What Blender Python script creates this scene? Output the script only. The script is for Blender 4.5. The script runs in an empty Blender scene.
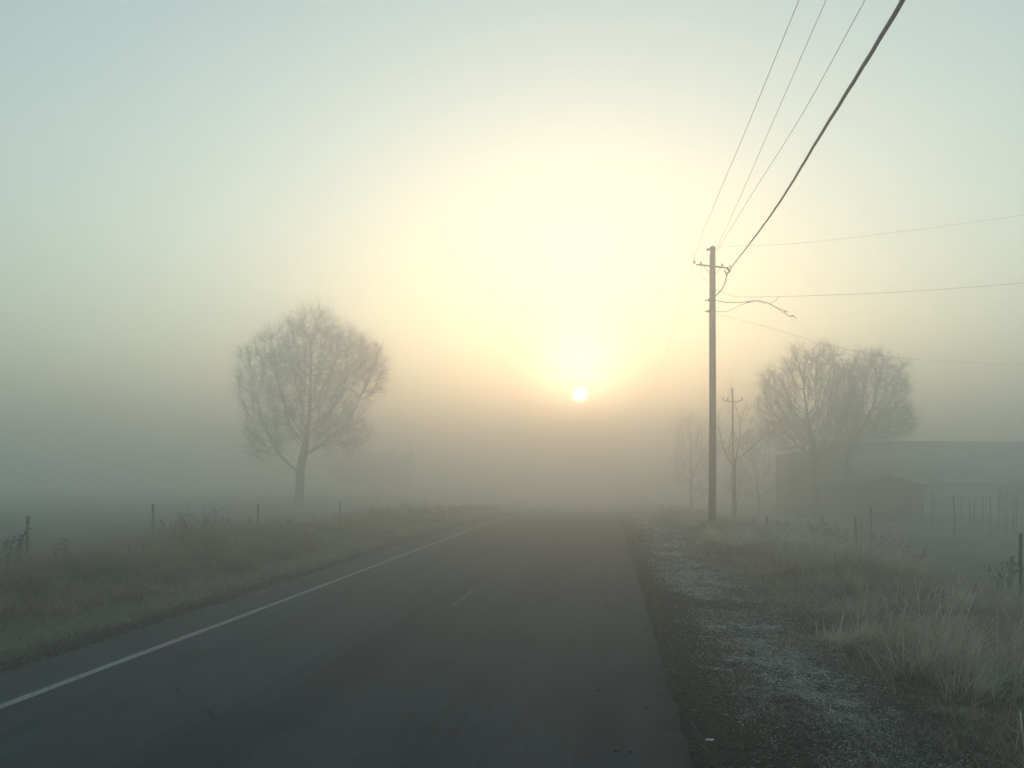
import bpy, math, random
import numpy as np
from mathutils import Vector

random.seed(7)
RNG = np.random.default_rng(11)
sc = bpy.context.scene
COL = sc.collection
TH = math.radians(6.78)          # the road runs along +Y, the camera looks a little left of it
CAM_Z, F, HOR = 2.2, 800.0, 478.0


def W(px, py, d):
    """a point at distance d straight ahead of the camera, seen at px, py"""
    cx = (px - 512.0) / F * d
    return np.array((cx * math.cos(TH) - d * math.sin(TH),
                     cx * math.sin(TH) + d * math.cos(TH),
                     CAM_Z + (HOR - py) / F * d))


# ------------------------------------------------------------------ numpy noise
def _h(ix, iy, s):
    n = (ix.astype(np.int64) * 374761393 + iy.astype(np.int64) * 668265263 + s * 974711) & 0x7fffffff
    n = ((n ^ (n >> 13)) * 1274126177) & 0x7fffffff
    return ((n ^ (n >> 16)) & 0xffff) / 65535.0


def vnoise(x, y, s=0):
    x = np.asarray(x, float); y = np.asarray(y, float)
    ix = np.floor(x); iy = np.floor(y)
    fx = x - ix; fy = y - iy
    fx = fx * fx * (3 - 2 * fx); fy = fy * fy * (3 - 2 * fy)
    a = _h(ix, iy, s); b = _h(ix + 1, iy, s); c = _h(ix, iy + 1, s); d = _h(ix + 1, iy + 1, s)
    return (a + (b - a) * fx) * (1 - fy) + (c + (d - c) * fx) * fy


def fbm(x, y, s=0, o=4):
    r = 0; a = .5; t = 0
    for k in range(o):
        r = r + a * vnoise(x * 2 ** k, y * 2 ** k, s + k * 17); t += a; a *= .5
    return r / t


def sst(a, b, x):
    t = np.clip((np.asarray(x, float) - a) / (b - a), 0, 1)
    return t * t * (3 - 2 * t)


RL, RR = -6.82, 0.66             # asphalt edges


def dip(x, y):            # the road goes over a slight crest and down beyond it
    return -1.5 * sst(32, 112, y) * (1 - sst(15, 27, np.abs(np.asarray(x, float) + 3)))


def ground_z(x, y):
    x = np.asarray(x, float); y = np.asarray(y, float)
    wob = (fbm(x * .0 + 3.3, y * 1.6, 5) - .5) * .16
    on = sst(RL - .10 + wob, RL + .10 + wob, x) * (1 - sst(RR - .10 + wob, RR + .10 + wob, x))
    # right side: shoulder, low grass bank, then the lower field
    r = .012 - .05 * sst(RR + .2, 2.6, x) + .14 * sst(2.8, 4.6, x) * (1 - sst(5.5, 10, x)) - .75 * sst(5.2, 12.0, x)
    # left side: low verge, weed bank, field
    l = .01 - .10 * (1 - sst(-8.8, -7.0, x)) + .34 * sst(8.6, 11.0, -x) * (1 - sst(12.0, 16.5, -x)) - .05 * sst(12, 18, -x)
    z = np.where(x > -3, r, l)
    off = np.maximum(RL - x, x - RR)
    amp = .012 + .05 * sst(.3, 3.0, off)
    z = z + (fbm(x * 2.3, y * 2.3, 21, 4) - .5) * amp * 1.6 + (fbm(x * .5, y * .5, 33, 3) - .5) * amp * 2.4
    z = z + (fbm(x * 9, y * 9, 51, 2) - .5) * .03 * sst(.1, 1.2, off)
    z = z + (fbm(x * 1.3, y * 1.7, 91, 3) - .5) * .22 * sst(8.5, 11.5, off)
    z = z + (vnoise(x * .04, y * .04, 77) - .5) * .35 * sst(18, 60, off)
    # rows of the field
    z = z + .035 * np.sin((x * .95 + y * .3) * 2 * math.pi / 1.1) * sst(11, 16, off)
    return z * (1 - on) + (-.06) * on + dip(x, y)


# ------------------------------------------------------------------ helpers
def mesh_np(name, verts, faces, mat, parent=None, smooth=False, col=None, mats=None):
    """faces: list of int arrays (n,k)"""
    me = bpy.data.meshes.new(name)
    verts = np.asarray(verts, np.float32)
    if not isinstance(faces, (list, tuple)):
        faces = [faces]
    faces = [np.asarray(f, np.int32) for f in faces if len(f)]
    loops = np.concatenate([f.ravel() for f in faces])
    tot = np.concatenate([np.full(len(f), f.shape[1], np.int32) for f in faces])
    start = np.concatenate(([0], np.cumsum(tot)[:-1])).astype(np.int32)
    me.vertices.add(len(verts)); me.vertices.foreach_set('co', verts.ravel())
    me.loops.add(len(loops)); me.loops.foreach_set('vertex_index', loops)
    me.polygons.add(len(tot)); me.polygons.foreach_set('loop_start', start); me.polygons.foreach_set('loop_total', tot)
    if smooth:
        me.polygons.foreach_set('use_smooth', np.ones(len(tot), bool))
    me.update(calc_edges=True)
    if col is not None:
        a = me.color_attributes.new('Col', 'FLOAT_COLOR', 'POINT')
        c = np.ones((len(verts), 4), np.float32); c[:, :3] = col
        a.data.foreach_set('color', c.ravel())
    me.materials.append(mat)
    o = bpy.data.objects.new(name, me); COL.objects.link(o)
    if parent is not None:
        o.parent = parent
    return o


class MB:
    def __init__(s):
        s.v = []; s.f3 = []; s.f4 = []; s.n = 0

    def add(s, v, f):
        v = np.asarray(v, float)
        for q in f:
            (s.f3 if len(q) == 3 else s.f4).append([i + s.n for i in q])
        s.v.append(v); s.n += len(v)
        return s

    def box(s, c, size, rz=0., bev=0.0):
        sx, sy, sz = [a / 2 for a in size]
        if bev <= 0:
            v = np.array([(x, y, z) for x in (-sx, sx) for y in (-sy, sy) for z in (-sz, sz)])
            f = [(0, 1, 3, 2), (4, 6, 7, 5), (0, 4, 5, 1), (2, 3, 7, 6), (0, 2, 6, 4), (1, 5, 7, 3)]
        else:
            b = bev
            lay = []
            for z, k in ((-sz, b), (-sz + b, 0), (sz - b, 0), (sz, b)):
                for x, y in ((-sx + b, -sy + k), (sx - b, -sy + k), (sx - k, -sy + b), (sx - k, sy - b),
                             (sx - b, sy - k), (-sx + b, sy - k), (-sx + k, sy - b), (-sx + k, -sy + b)):
                    lay.append((x, y, z))
            v = np.array(lay); f = []
            for L in range(3):
                for i in range(8):
                    j = (i + 1) % 8
                    f.append((L * 8 + i, L * 8 + j, L * 8 + 8 + j, L * 8 + 8 + i))
            f += [(7, 2, 1, 0), (7, 6, 3, 2), (6, 5, 4, 3), (24, 25, 26, 31), (31, 26, 27, 30), (30, 27, 28, 29)]
        cr, sr = math.cos(rz), math.sin(rz)
        v = np.stack((v[:, 0] * cr - v[:, 1] * sr, v[:, 0] * sr + v[:, 1] * cr, v[:, 2]), 1) + np.asarray(c, float)
        return s.add(v, f)

    def tube(s, pts, r, n=8, cap=True):
        pts = np.asarray(pts, float)
        r = np.full(len(pts), r, float) if np.isscalar(r) else np.asarray(r, float)
        t = np.gradient(pts, axis=0)
        t /= np.linalg.norm(t, axis=1)[:, None] + 1e-9
        up = np.array((0, 0, 1.)) if abs(t[0, 2]) < .9 else np.array((1., 0, 0))
        vs = []
        for i in range(len(pts)):
            a = np.cross(t[i], up); a /= np.linalg.norm(a) + 1e-9
            b = np.cross(t[i], a); up = -b if False else up
            for k in range(n):
                q = 2 * math.pi * k / n
                vs.append(pts[i] + r[i] * (math.cos(q) * a + math.sin(q) * b))
        f = []
        for i in range(len(pts) - 1):
            for k in range(n):
                k2 = (k + 1) % n
                f.append((i * n + k, i * n + k2, (i + 1) * n + k2, (i + 1) * n + k))
        if cap:
            for e, base in ((0, 0), (1, (len(pts) - 1) * n)):
                c = len(vs); vs.append(pts[0] if e == 0 else pts[-1])
                for k in range(n):
                    k2 = (k + 1) % n
                    f.append((c, base + k2, base + k) if e == 0 else (c, base + k, base + k2))
        return s.add(vs, f)

    def build(s, name, mat, parent=None, smooth=False):
        return mesh_np(name, np.concatenate(s.v), [s.f3, s.f4], mat, parent, smooth)


def tag(o, label=None, cat=None, group=None, kind=None):
    if label: o['label'] = label
    if cat: o['category'] = cat
    if group: o['group'] = group
    if kind: o['kind'] = kind
    return o


def empty(name, loc, rz=0.):
    o = bpy.data.objects.new(name, None); COL.objects.link(o)
    o.location = loc; o.rotation_euler = (0, 0, rz)
    o.empty_display_size = .2
    return o


# ------------------------------------------------------------------ materials
class NT:
    def __init__(s, m):
        s.t = m.node_tree; s.t.nodes.clear(); s.out = s.t.nodes.new('ShaderNodeOutputMaterial')

    def n(s, k, **kw):
        o = s.t.nodes.new(k)
        for a, b in kw.items(): setattr(o, a, b)
        return o

    def l(s, a, b): s.t.links.new(a, b)

    def noise(s, vec, scale, detail=4, rough=.55, dist=0):
        n = s.n('ShaderNodeTexNoise'); n.inputs['Scale'].default_value = scale; n.inputs['Detail'].default_value = detail
        n.inputs['Roughness'].default_value = rough; n.inputs['Distortion'].default_value = dist
        s.l(vec, n.inputs['Vector']); return n.outputs['Fac']

    def mp(s, vec, sx, sy, sz):
        n = s.n('ShaderNodeMapping'); n.inputs['Scale'].default_value = (sx, sy, sz); s.l(vec, n.inputs['Vector']); return n.outputs[0]

    def mr(s, v, a, b, c=0., d=1.):
        n = s.n('ShaderNodeMapRange'); n.interpolation_type = 'SMOOTHSTEP'
        for i, q in enumerate((a, b, c, d)): n.inputs[i + 1].default_value = q
        s.l(v, n.inputs[0]); return n.outputs[0]

    def mix(s, f, a, b, mode='MIX'):
        n = s.n('ShaderNodeMix'); n.data_type = 'RGBA'; n.blend_type = mode
        for i, q in ((0, f), (6, a), (7, b)):
            if isinstance(q, (int, float)): n.inputs[i].default_value = q
            elif isinstance(q, tuple): n.inputs[i].default_value = (*q, 1)
            else: s.l(q, n.inputs[i])
        return n.outputs[2]

    def math(s, op, a, b=0.):
        n = s.n('ShaderNodeMath'); n.operation = op
        for i, q in enumerate((a, b)):
            if isinstance(q, (int, float)): n.inputs[i].default_value = q
            else: s.l(q, n.inputs[i])
        return n.outputs[0]

    def bump(s, h, st, dist=.01):
        n = s.n('ShaderNodeBump'); n.inputs['Strength'].default_value = st; n.inputs['Distance'].default_value = dist
        s.l(h, n.inputs['Height']); return n.outputs[0]

    def bsdf(s, col, rough=.9, nrm=None, spec=.3, metal=0.):
        p = s.n('ShaderNodeBsdfPrincipled')
        if isinstance(col, tuple): p.inputs['Base Color'].default_value = (*col, 1)
        else: s.l(col, p.inputs['Base Color'])
        if isinstance(rough, (int, float)): p.inputs['Roughness'].default_value = rough
        else: s.l(rough, p.inputs['Roughness'])
        p.inputs['Specular IOR Level'].default_value = spec; p.inputs['Metallic'].default_value = metal
        if nrm is not None: s.l(nrm, p.inputs['Normal'])
        s.l(p.outputs[0], s.out.inputs[0]); return p


def new_mat(name):
    m = bpy.data.materials.new(name); m.use_nodes = True
    return m, NT(m)


def coords(t):
    return t.n('ShaderNodeTexCoord').outputs['Object']


def mottled(name, a, b, scale=8, rough=.85, bump=.3, stretch=(1, 1, 1), spec=.25, metal=0.):
    m, t = new_mat(name); v = t.mp(coords(t), *stretch)
    f = t.noise(v, scale, 5); g = t.noise(v, scale * 6, 3)
    c = t.mix(t.mr(f, .35, .65), a, b)
    c = t.mix(t.mr(g, .55, .8, 0, .4), c, tuple(x * .6 for x in a))
    t.bsdf(c, rough, t.bump(g, bump), spec, metal)
    return m


def m_asphalt():
    m, t = new_mat('asphalt'); v = coords(t)
    fine = t.noise(v, 160, 2, .7)
    mid = t.noise(v, 22, 4, .6)
    patch = t.noise(t.mp(v, .8, .06, 1), 1.2, 5, .6)
    blot = t.noise(v, .9, 5, .62, .6)
    c = t.mix(t.mr(patch, .38, .62), (.013, .020, .034), (.041, .051, .068))
    c = t.mix(t.mr(blot, .48, .66, 0, .7), c, (.014, .018, .024))
    c = t.mix(t.mr(mid, .52, .66, 0, .5), c, (.062, .068, .078))
    c = t.mix(t.mr(mid, .46, .34, 0, .5), c, (.012, .016, .022))
    # tyre paths: polished bands along the road
    sx = t.n('ShaderNodeSeparateXYZ'); t.l(v, sx.inputs[0])
    w = t.math('ABSOLUTE', t.math('SINE', t.math('MULTIPLY', t.math('ADD', sx.outputs[0], 4.9), math.pi / 1.75)))
    c = t.mix(t.mr(w, .55, 1, 0, .35), c, (.060, .063, .068))
    st = t.noise(t.mp(v, 3.2, .035, 1), 3.0, 4, .6)
    c = t.mix(t.mr(st, .54, .66, 0, .55), c, (.016, .020, .027))
    c = t.mix(t.mr(st, .44, .34, 0, .35), c, (.072, .076, .082))
    # aggregate speckle
    c = t.mix(t.mr(fine, .60, .76, 0, .6), c, (.13, .135, .14))
    c = t.mix(t.mr(fine, .40, .22, 0, .5), c, (.018, .019, .022))
    # cracks, only in places
    vo = t.n('ShaderNodeTexVoronoi'); vo.feature = 'DISTANCE_TO_EDGE'; vo.inputs['Scale'].default_value = .62
    wv = t.n('ShaderNodeMix'); wv.data_type = 'VECTOR'; wv.inputs[0].default_value = .12
    nn = t.n('ShaderNodeTexNoise'); nn.inputs['Scale'].default_value = 2.6; nn.inputs['Detail'].default_value = 5
    t.l(v, nn.inputs['Vector']); t.l(v, wv.inputs[4]); t.l(nn.outputs['Color'], wv.inputs[5]); t.l(wv.outputs[1], vo.inputs['Vector'])
    cr = t.math('MULTIPLY', t.mr(vo.outputs['Distance'], .010, .002), t.mr(t.noise(v, .35, 3), .52, .64))
    c = t.mix(t.math('MULTIPLY', cr, .8), c, (.012, .012, .013))
    # dust and grit brought in along both edges
    edge = t.math('ADD', t.mr(sx.outputs[0], RR - .85, RR), t.mr(sx.outputs[0], RL + .75, RL))
    dust = t.math('MULTIPLY', edge, t.mr(mid, .38, .62))
    c = t.mix(t.math('MULTIPLY', dust, .7), c, (.042, .038, .034))
    h = t.math('ADD', t.math('MULTIPLY', fine, .5), t.math('MULTIPLY', mid, .5))
    h = t.math('SUBTRACT', h, cr)
    t.bsdf(c, t.mr(mid, .3, .7, .72, .9), t.bump(h, .55, .006), .25)
    return m


def m_paint(k=0.):
    m, t = new_mat('worn_road_paint'); v = coords(t)
    f = t.noise(v, 14, 5, .7); g = t.noise(v, 120, 2, .7); b = t.noise(v, 1.3, 3)
    wear = t.math('ADD', t.mr(f, .52, .66, 0, .7), t.mr(g, .55, .7, 0, .5))
    wear = t.math('ADD', wear, t.mr(b, .55, .7, 0, .25))
    if k: wear = t.math('ADD', wear, k)
    c = t.mix(t.math('MINIMUM', wear, 1), (.30, .31, .30), (.07, .072, .075))
    t.bsdf(c, .8, t.bump(g, .3, .003), .2)
    return m


def m_ground():
    m, t = new_mat('soil_and_turf'); v = coords(t)
    sx = t.n('ShaderNodeSeparateXYZ'); t.l(v, sx.inputs[0]); X = sx.outputs[0]
    n1 = t.noise(v, 1.1, 5, .6); n2 = t.noise(v, 9, 5, .65); n3 = t.noise(v, 55, 4, .7); n4 = t.noise(v, .12, 4)
    soil = t.mix(t.mr(n2, .35, .65), (.026, .020, .016), (.062, .050, .041))
    soil = t.mix(t.mr(n3, .58, .78, 0, .55), soil, (.085, .08, .075))
    thatch = t.mix(t.mr(n2, .35, .65), (.075, .058, .040), (.15, .125, .09))
    thatch = t.mix(t.mr(n3, .5, .75, 0, .5), thatch, (.17, .16, .13))
    field = t.mix(t.mr(n1, .38, .62), (.055, .050, .040), (.15, .148, .125))
    field = t.mix(t.mr(n2, .45, .7, 0, .6), field, (.055, .050, .042))
    field = t.mix(t.mr(n4, .45, .62, 0, .55), field, (.20, .205, .19))
    Xw = t.math('ADD', X, t.math('MULTIPLY', t.math('SUBTRACT', n1, .5), 2.2))
    c = t.mix(t.mr(Xw, 2.9, 3.6), soil, thatch)
    c = t.mix(t.mr(Xw, 8.5, 11.5), c, field)
    L = t.mix(t.mr(Xw, -7.3, -7.9), soil, thatch)
    L = t.mix(t.mr(Xw, -12.5, -15.5), L, field)
    c = t.mix(t.mr(X, -3.2, -2.8), L, c)
    # rime lying on the verge right of the road
    band = t.math('MULTIPLY', t.mr(Xw, 1.0, 1.7), t.mr(Xw, 4.2, 3.0))
    fr = t.math('MULTIPLY', band, t.mr(n2, .44, .62))
    fr = t.math('MULTIPLY', fr, t.mr(n3, .45, .6))
    c = t.mix(t.math('MULTIPLY', fr, .6), c, (.30, .32, .33))
    h = t.math('ADD', t.math('MULTIPLY', n2, .7), t.math('MULTIPLY', n3, .35))
    t.bsdf(c, .95, t.bump(h, .9, .03), .15)
    return m


def m_blade(name, trans=.35, rough=.7):
    m, t = new_mat(name)
    a = t.n('ShaderNodeVertexColor'); a.layer_name = 'Col'
    d = t.n('ShaderNodeBsdfDiffuse'); tr = t.n('ShaderNodeBsdfTranslucent'); mx = t.n('ShaderNodeMixShader')
    mx.inputs[0].default_value = trans
    t.l(a.outputs[0], d.inputs[0]); t.l(a.outputs[0], tr.inputs[0])
    t.l(d.outputs[0], mx.inputs[1]); t.l(tr.outputs[0], mx.inputs[2]); t.l(mx.outputs[0], t.out.inputs[0])
    return m


def m_wood_pole():
    m, t = new_mat('weathered_pole_wood'); v = t.mp(coords(t), 1, 1, .04)
    g = t.noise(v, 34, 6, .7, .3); k = t.noise(coords(t), 1.2, 4)
    c = t.mix(t.mr(g, .35, .65), (.085, .060, .045), (.185, .140, .108))
    c = t.mix(t.mr(k, .5, .7, 0, .5), c, (.10, .085, .075))
    t.bsdf(c, .9, t.bump(g, .7, .02), .15)
    return m


def m_corrugated(name, a, b, axis='X', period=.25):
    m, t = new_mat(name); v = coords(t)
    w = t.n('ShaderNodeTexWave'); w.wave_type = 'BANDS'; w.bands_direction = axis
    w.inputs['Scale'].default_value = 1 / period / 3.14; w.inputs['Distortion'].default_value = 0
    t.l(v, w.inputs[0])
    n = t.noise(v, .8, 5); s = t.noise(t.mp(v, 1, 1, .15), 6, 4)
    c = t.mix(t.mr(n, .35, .65), a, b)
    c = t.mix(t.mr(s, .55, .75, 0, .5), c, (a[0] * .7, a[1] * .62, a[2] * .55))
    t.bsdf(c, .6, t.bump(w.outputs['Fac'], .6, .04), .3)
    return m


M = dict(
    asphalt=m_asphalt(), paint=m_paint(), faded=m_paint(.75), ground=m_ground(),
    blade=m_blade('dry_grass_blades', .45), frost=m_blade('rimed_leaves', .25),
    polewood=m_wood_pole(),
    timber=mottled('old_timber', (.055, .045, .036), (.12, .10, .08), 14, stretch=(1, 1, .15)),
    rust=mottled('rusty_steel', (.035, .025, .020), (.075, .048, .034), 30, .8, .4),
    cable=mottled('black_cable_jacket', (.012, .012, .013), (.022, .022, .024), 40, .6, .2),
    wire=mottled('weathered_wire', (.045, .045, .046), (.075, .075, .075), 40, .6, .1),
    glassy=mottled('glazed_insulator', (.10, .075, .06), (.16, .12, .10), 20, .35, .05, spec=.5),
    bark=mottled('tree_bark', (.045, .038, .032), (.095, .082, .070), 9, .95, .6, (1, 1, .3)),
    rime=mottled('rimed_twigs', (.075, .068, .060), (.14, .13, .12), 9, .95, .2),
    green=mottled('evergreen_leaves', (.020, .030, .016), (.050, .062, .035), 20, .9, .2),
    roofmetal=m_corrugated('ribbed_roof_sheet', (.20, .21, .215), (.27, .28, .285)),
    darkroof=m_corrugated('rusted_roof_sheet', (.07, .060, .052), (.12, .10, .085)),
    palewall=m_corrugated('pale_wall_boards', (.42, .43, .41), (.52, .53, .50), 'X', .3),
    greywall=mottled('grey_render', (.16, .16, .15), (.24, .235, .22), 3),
    darkwall=mottled('dark_wall_boards', (.07, .065, .058), (.12, .11, .10), 10, stretch=(4, 4, .2)),
    dark=mottled('painted_doorway_shade', (.012, .012, .012), (.02, .02, .02), 5),  # near-black colour painting the unlit inside of open doorways
    glass=mottled('window_glass', (.02, .025, .03), (.04, .045, .05), 2, .12, .02, spec=.5),
    white=mottled('old_white_paint', (.5, .5, .48), (.66, .66, .63), 6),
    scrap=mottled('crumpled_foil', (.6, .6, .6), (.8, .8, .8), 60, .5, .3),
)


# ------------------------------------------------------------------ camera, sky, sun, haze
cam = bpy.data.cameras.new('camera'); co = bpy.data.objects.new('camera', cam); COL.objects.link(co); sc.camera = co
cam.sensor_width = 36; cam.lens = 36 * F / 1024; cam.shift_y = (HOR - 384) / 1024; cam.clip_end = 4000; cam.clip_start = .05
co.location = (0, 0, CAM_Z); co.rotation_euler = (math.pi / 2, 0, TH)

EL = math.radians(5.9); AZ = math.atan(68 / 800) - TH
SUN = (math.sin(AZ) * math.cos(EL), math.cos(AZ) * math.cos(EL), math.sin(EL))
w = bpy.data.worlds.new('World'); sc.world = w; w.use_nodes = True
nt = w.node_tree; bg = nt.nodes['Background']
sk = nt.nodes.new('ShaderNodeTexSky'); sk.sky_type = 'NISHITA'; sk.sun_disc = False
sk.sun_elevation = EL; sk.sun_rotation = AZ; sk.dust_density = 0.4
mx = nt.nodes.new('ShaderNodeMix'); mx.data_type = 'RGBA'; mx.blend_type = 'MULTIPLY'; mx.inputs[0].default_value = 1
nt.links.new(sk.outputs[0], mx.inputs[6]); mx.inputs[7].default_value = (1.07, 1.095, .925, 1)
nt.links.new(mx.outputs[2], bg.inputs[0]); bg.inputs[1].default_value = 0.14
# the sun's disc and the aureole of the thin upper haze round it
tc = nt.nodes.new('ShaderNodeTexCoord'); dp = nt.nodes.new('ShaderNodeVectorMath'); dp.operation = 'DOT_PRODUCT'
dp.inputs[1].default_value = SUN; nt.links.new(tc.outputs['Generated'], dp.inputs[0])


def wm(op, a, b=0.):
    n = nt.nodes.new('ShaderNodeMath'); n.operation = op
    for k, q in enumerate((a, b)):
        if isinstance(q, (int, float)): n.inputs[k].default_value = q
        else: nt.links.new(q, n.inputs[k])
    return n.outputs[0]


mr = nt.nodes.new('ShaderNodeMapRange'); mr.inputs[1].default_value = math.cos(math.radians(.62)); mr.inputs[2].default_value = 1.0
mr.inputs[3].default_value = 0; mr.inputs[4].default_value = 32; nt.links.new(dp.outputs['Value'], mr.inputs[0])
au = wm('MULTIPLY', wm('POWER', math.e, wm('MULTIPLY', wm('SUBTRACT', dp.outputs['Value'], 1.), 2 / math.radians(3) ** 2)), 7)
au = wm('ADD', au, mr.outputs[0])
b2 = nt.nodes.new('ShaderNodeBackground'); b2.inputs[0].default_value = (1, .78, .47, 1); nt.links.new(au, b2.inputs[1])
ad = nt.nodes.new('ShaderNodeAddShader'); nt.links.new(bg.outputs[0], ad.inputs[0]); nt.links.new(b2.outputs[0], ad.inputs[1])
nt.links.new(ad.outputs[0], nt.nodes['World Output'].inputs[0])

ld = bpy.data.lights.new('sun', 'SUN'); ld.energy = 0.95; ld.angle = math.radians(.5); ld.color = (1, .43, .22)
lo = bpy.data.objects.new('sun', ld); COL.objects.link(lo); lo.rotation_euler = Vector(SUN).to_track_quat('Z', 'Y').to_euler()

hm = bpy.data.materials.new('ground_fog'); hm.use_nodes = True; ht = hm.node_tree; ht.nodes.clear()
ho = ht.nodes.new('ShaderNodeOutputMaterial'); pv = ht.nodes.new('ShaderNodeVolumePrincipled')
pv.inputs['Color'].default_value = (.83, .875, .875, 1); pv.inputs['Density'].default_value = 0.0235; pv.inputs['Anisotropy'].default_value = 0.755
ht.links.new(pv.outputs[0], ho.inputs['Volume'])
HZT = 20
hz = MB().box((0, 0, (HZT - 3.4) / 2), (1240, 1240, HZT + 3.4)).build('haze', hm); tag(hz, kind='stuff')

# ------------------------------------------------------------------ ground and road


def axis(pts):
    """pts: list of (position, spacing there) -> graded coordinates"""
    out = [pts[0][0]]
    while out[-1] < pts[-1][0]:
        x = out[-1]
        out.append(x + np.interp(x, [p[0] for p in pts], [p[1] for p in pts]))
    return np.array(out)


def grid(name, xs, ys, zf, mat):
    X, Y = np.meshgrid(xs, ys); Z = zf(X, Y)
    v = np.stack((X.ravel(), Y.ravel(), Z.ravel()), 1)
    nx, ny = len(xs), len(ys)
    i = np.arange(nx - 1)[None, :] + np.arange(ny - 1)[:, None] * nx
    i = i.ravel()
    f = np.stack((i, i + 1, i + nx + 1, i + nx), 1)
    return mesh_np(name, v, f, mat, smooth=True)


gx = axis([(-560, 25), (-120, 5), (-30, .7), (-16, .16), (-10, .09), (10, .09), (16, .22), (30, .8), (120, 5), (560, 25)])
gy = axis([(-60, 4), (-4, 1), (3, .09), (16, .10), (30, .3), (60, .5), (90, .7), (140, 4), (560, 25)])
g = grid('ground', gx, gy, ground_z, M['ground']); tag(g, kind='structure')


def road():
    ys = axis([(-60, 2), (0, .5), (4, .12), (25, .18), (38, .3), (90, .5), (150, 4), (560, 20)])
    lw = RL + (fbm(ys * 3.1, ys * 0, 61, 4) - .5) * .09
    rw = RR + (fbm(ys * 3.1, ys * 0 + 9, 63, 4) - .5) * .09
    us = np.linspace(0, 1, 25)
    rows = []
    for y, a, b in zip(ys, lw, rw):
        x = a + (b - a) * us
        dz = dip(x, x * 0 + y); z = dz + .02 * (1 - (2 * us - 1) ** 2) + (vnoise(x * .8, x * 0 + y * .5, 8) - .5) * .008
        top = np.stack((x, x * 0 + y, z), 1)
        rows.append(np.concatenate(([[a - .01, y, -.12 + dz[0]]], top, [[b + .01, y, -.12 + dz[-1]]])))
    v = np.concatenate(rows); n = len(rows[0])
    i = (np.arange(n - 1)[None, :] + np.arange(len(ys) - 1)[:, None] * n).ravel()
    o = mesh_np('road', v, np.stack((i, i + 1, i + n + 1, i + n), 1), M['asphalt'], smooth=True)
    tag(o, kind='structure')


road()


def road_z(x, y):
    u = (x - RL) / (RR - RL)
    return .02 * (1 - (2 * u - 1) ** 2) + (vnoise(x * .8, np.asarray(y) * .5, 8) - .5) * .008 + dip(x, y)


def marking(name, x0, wid, y0, y1, jag=.008, mt='paint'):
    ys = np.arange(y0, y1, .15 if y1 < 60 else .2)
    a = x0 - wid / 2 + (fbm(ys * 5, ys * 0, 3, 3) - .5) * jag * 2 + (vnoise(ys * .25, ys * 0, 4) - .5) * .03
    b = x0 + wid / 2 + (fbm(ys * 5, ys * 0 + 7, 5, 3) - .5) * jag * 2 + (vnoise(ys * .25, ys * 0, 4) - .5) * .03
    v = np.empty((len(ys) * 2, 3)); v[0::2, 0] = a; v[1::2, 0] = b; v[0::2, 1] = ys; v[1::2, 1] = ys
    v[:, 2] = road_z(v[:, 0], v[:, 1]) + .005
    i = np.arange(len(ys) - 1) * 2
    o = mesh_np(name, v, np.stack((i, i + 1, i + 3, i + 2), 1), M[mt])
    tag(o, kind='structure'); return o


marking('road_edge_line', -5.75, .125, -20, 110)
marking('road_centre_dash', -2.60, .09, 13.5, 15.7, .025, 'faded')

# ------------------------------------------------------------------ grass
def blades(x, y, h, wid, lean, curl, phi, col, segs=4, z=None, tipc=None, head=None):
    """ribbons that bend over; one row per blade"""
    n = len(x); z = ground_z(x, y) - .02 if z is None else z
    t = np.linspace(0, 1, segs + 1)[None, :]
    h = h[:, None]; lean = lean[:, None]; curl = curl[:, None]
    out = h * (lean * t + curl * t ** 2)
    up = h * (t - .32 * (curl + lean * .5) * t ** 2)
    c, s = np.cos(phi)[:, None], np.sin(phi)[:, None]
    px = x[:, None] + out * c; py = y[:, None] + out * s; pz = z[:, None] + up
    f = RNG.uniform(0, math.pi, n)[:, None]
    wt = wid[:, None] * (1 - t ** 1.6 * .92) * .5
    if head is not None:
        wt = np.where(head[:, None], wid[:, None] * .5 * (.45 + 1.6 * np.clip((t - .78) / .12, 0, 1) * np.clip((1.02 - t) / .1, 0, 1)), wt)
    dx, dy = np.cos(f) * wt, np.sin(f) * wt
    v = np.empty((n, segs + 1, 2, 3), np.float32)
    v[:, :, 0, 0] = px - dx; v[:, :, 1, 0] = px + dx
    v[:, :, 0, 1] = py - dy; v[:, :, 1, 1] = py + dy
    v[:, :, 0, 2] = pz; v[:, :, 1, 2] = pz
    base = (np.arange(n) * (segs + 1) * 2)[:, None] + (np.arange(segs) * 2)[None, :]
    base = base.ravel()
    fc = np.stack((base, base + 1, base + 3, base + 2), 1)
    cc = np.repeat(col[:, None, :], segs + 1, 1)
    thatch_shade = np.array((.105, .080, .058))  # old brown thatch, also painting the shade low between the blades
    cc = thatch_shade + (cc - thatch_shade) * np.clip(t * 2.2 + .1, 0, 1)[..., None]
    if tipc is not None:
        cc = cc + (np.asarray(tipc)[None, None, :] - cc) * (t[..., None] ** 1.5) * .55
    cc = np.repeat(cc[:, :, None, :], 2, 2)
    return v.reshape(-1, 3), fc, cc.reshape(-1, 3)


def merge(parts):
    vs, fs, cs = [], [], []; n = 0
    for v, f, c in parts:
        vs.append(v); fs.append(f + n); cs.append(c); n += len(v)
    return np.concatenate(vs), np.concatenate(fs), np.concatenate(cs)


def palette(n, cols, jit=.18):
    cols = np.asarray(cols, float); i = RNG.integers(0, len(cols), n)
    return cols[i] * RNG.uniform(1 - jit, 1 + jit, (n, 1))


STRAW = [(.30, .27, .20), (.24, .21, .155), (.34, .315, .25), (.19, .165, .12), (.27, .25, .20)]
BROWN = [(.17, .135, .095), (.13, .10, .07), (.20, .165, .12), (.15, .13, .10)]
RIME = (.46, .46, .43)


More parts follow.
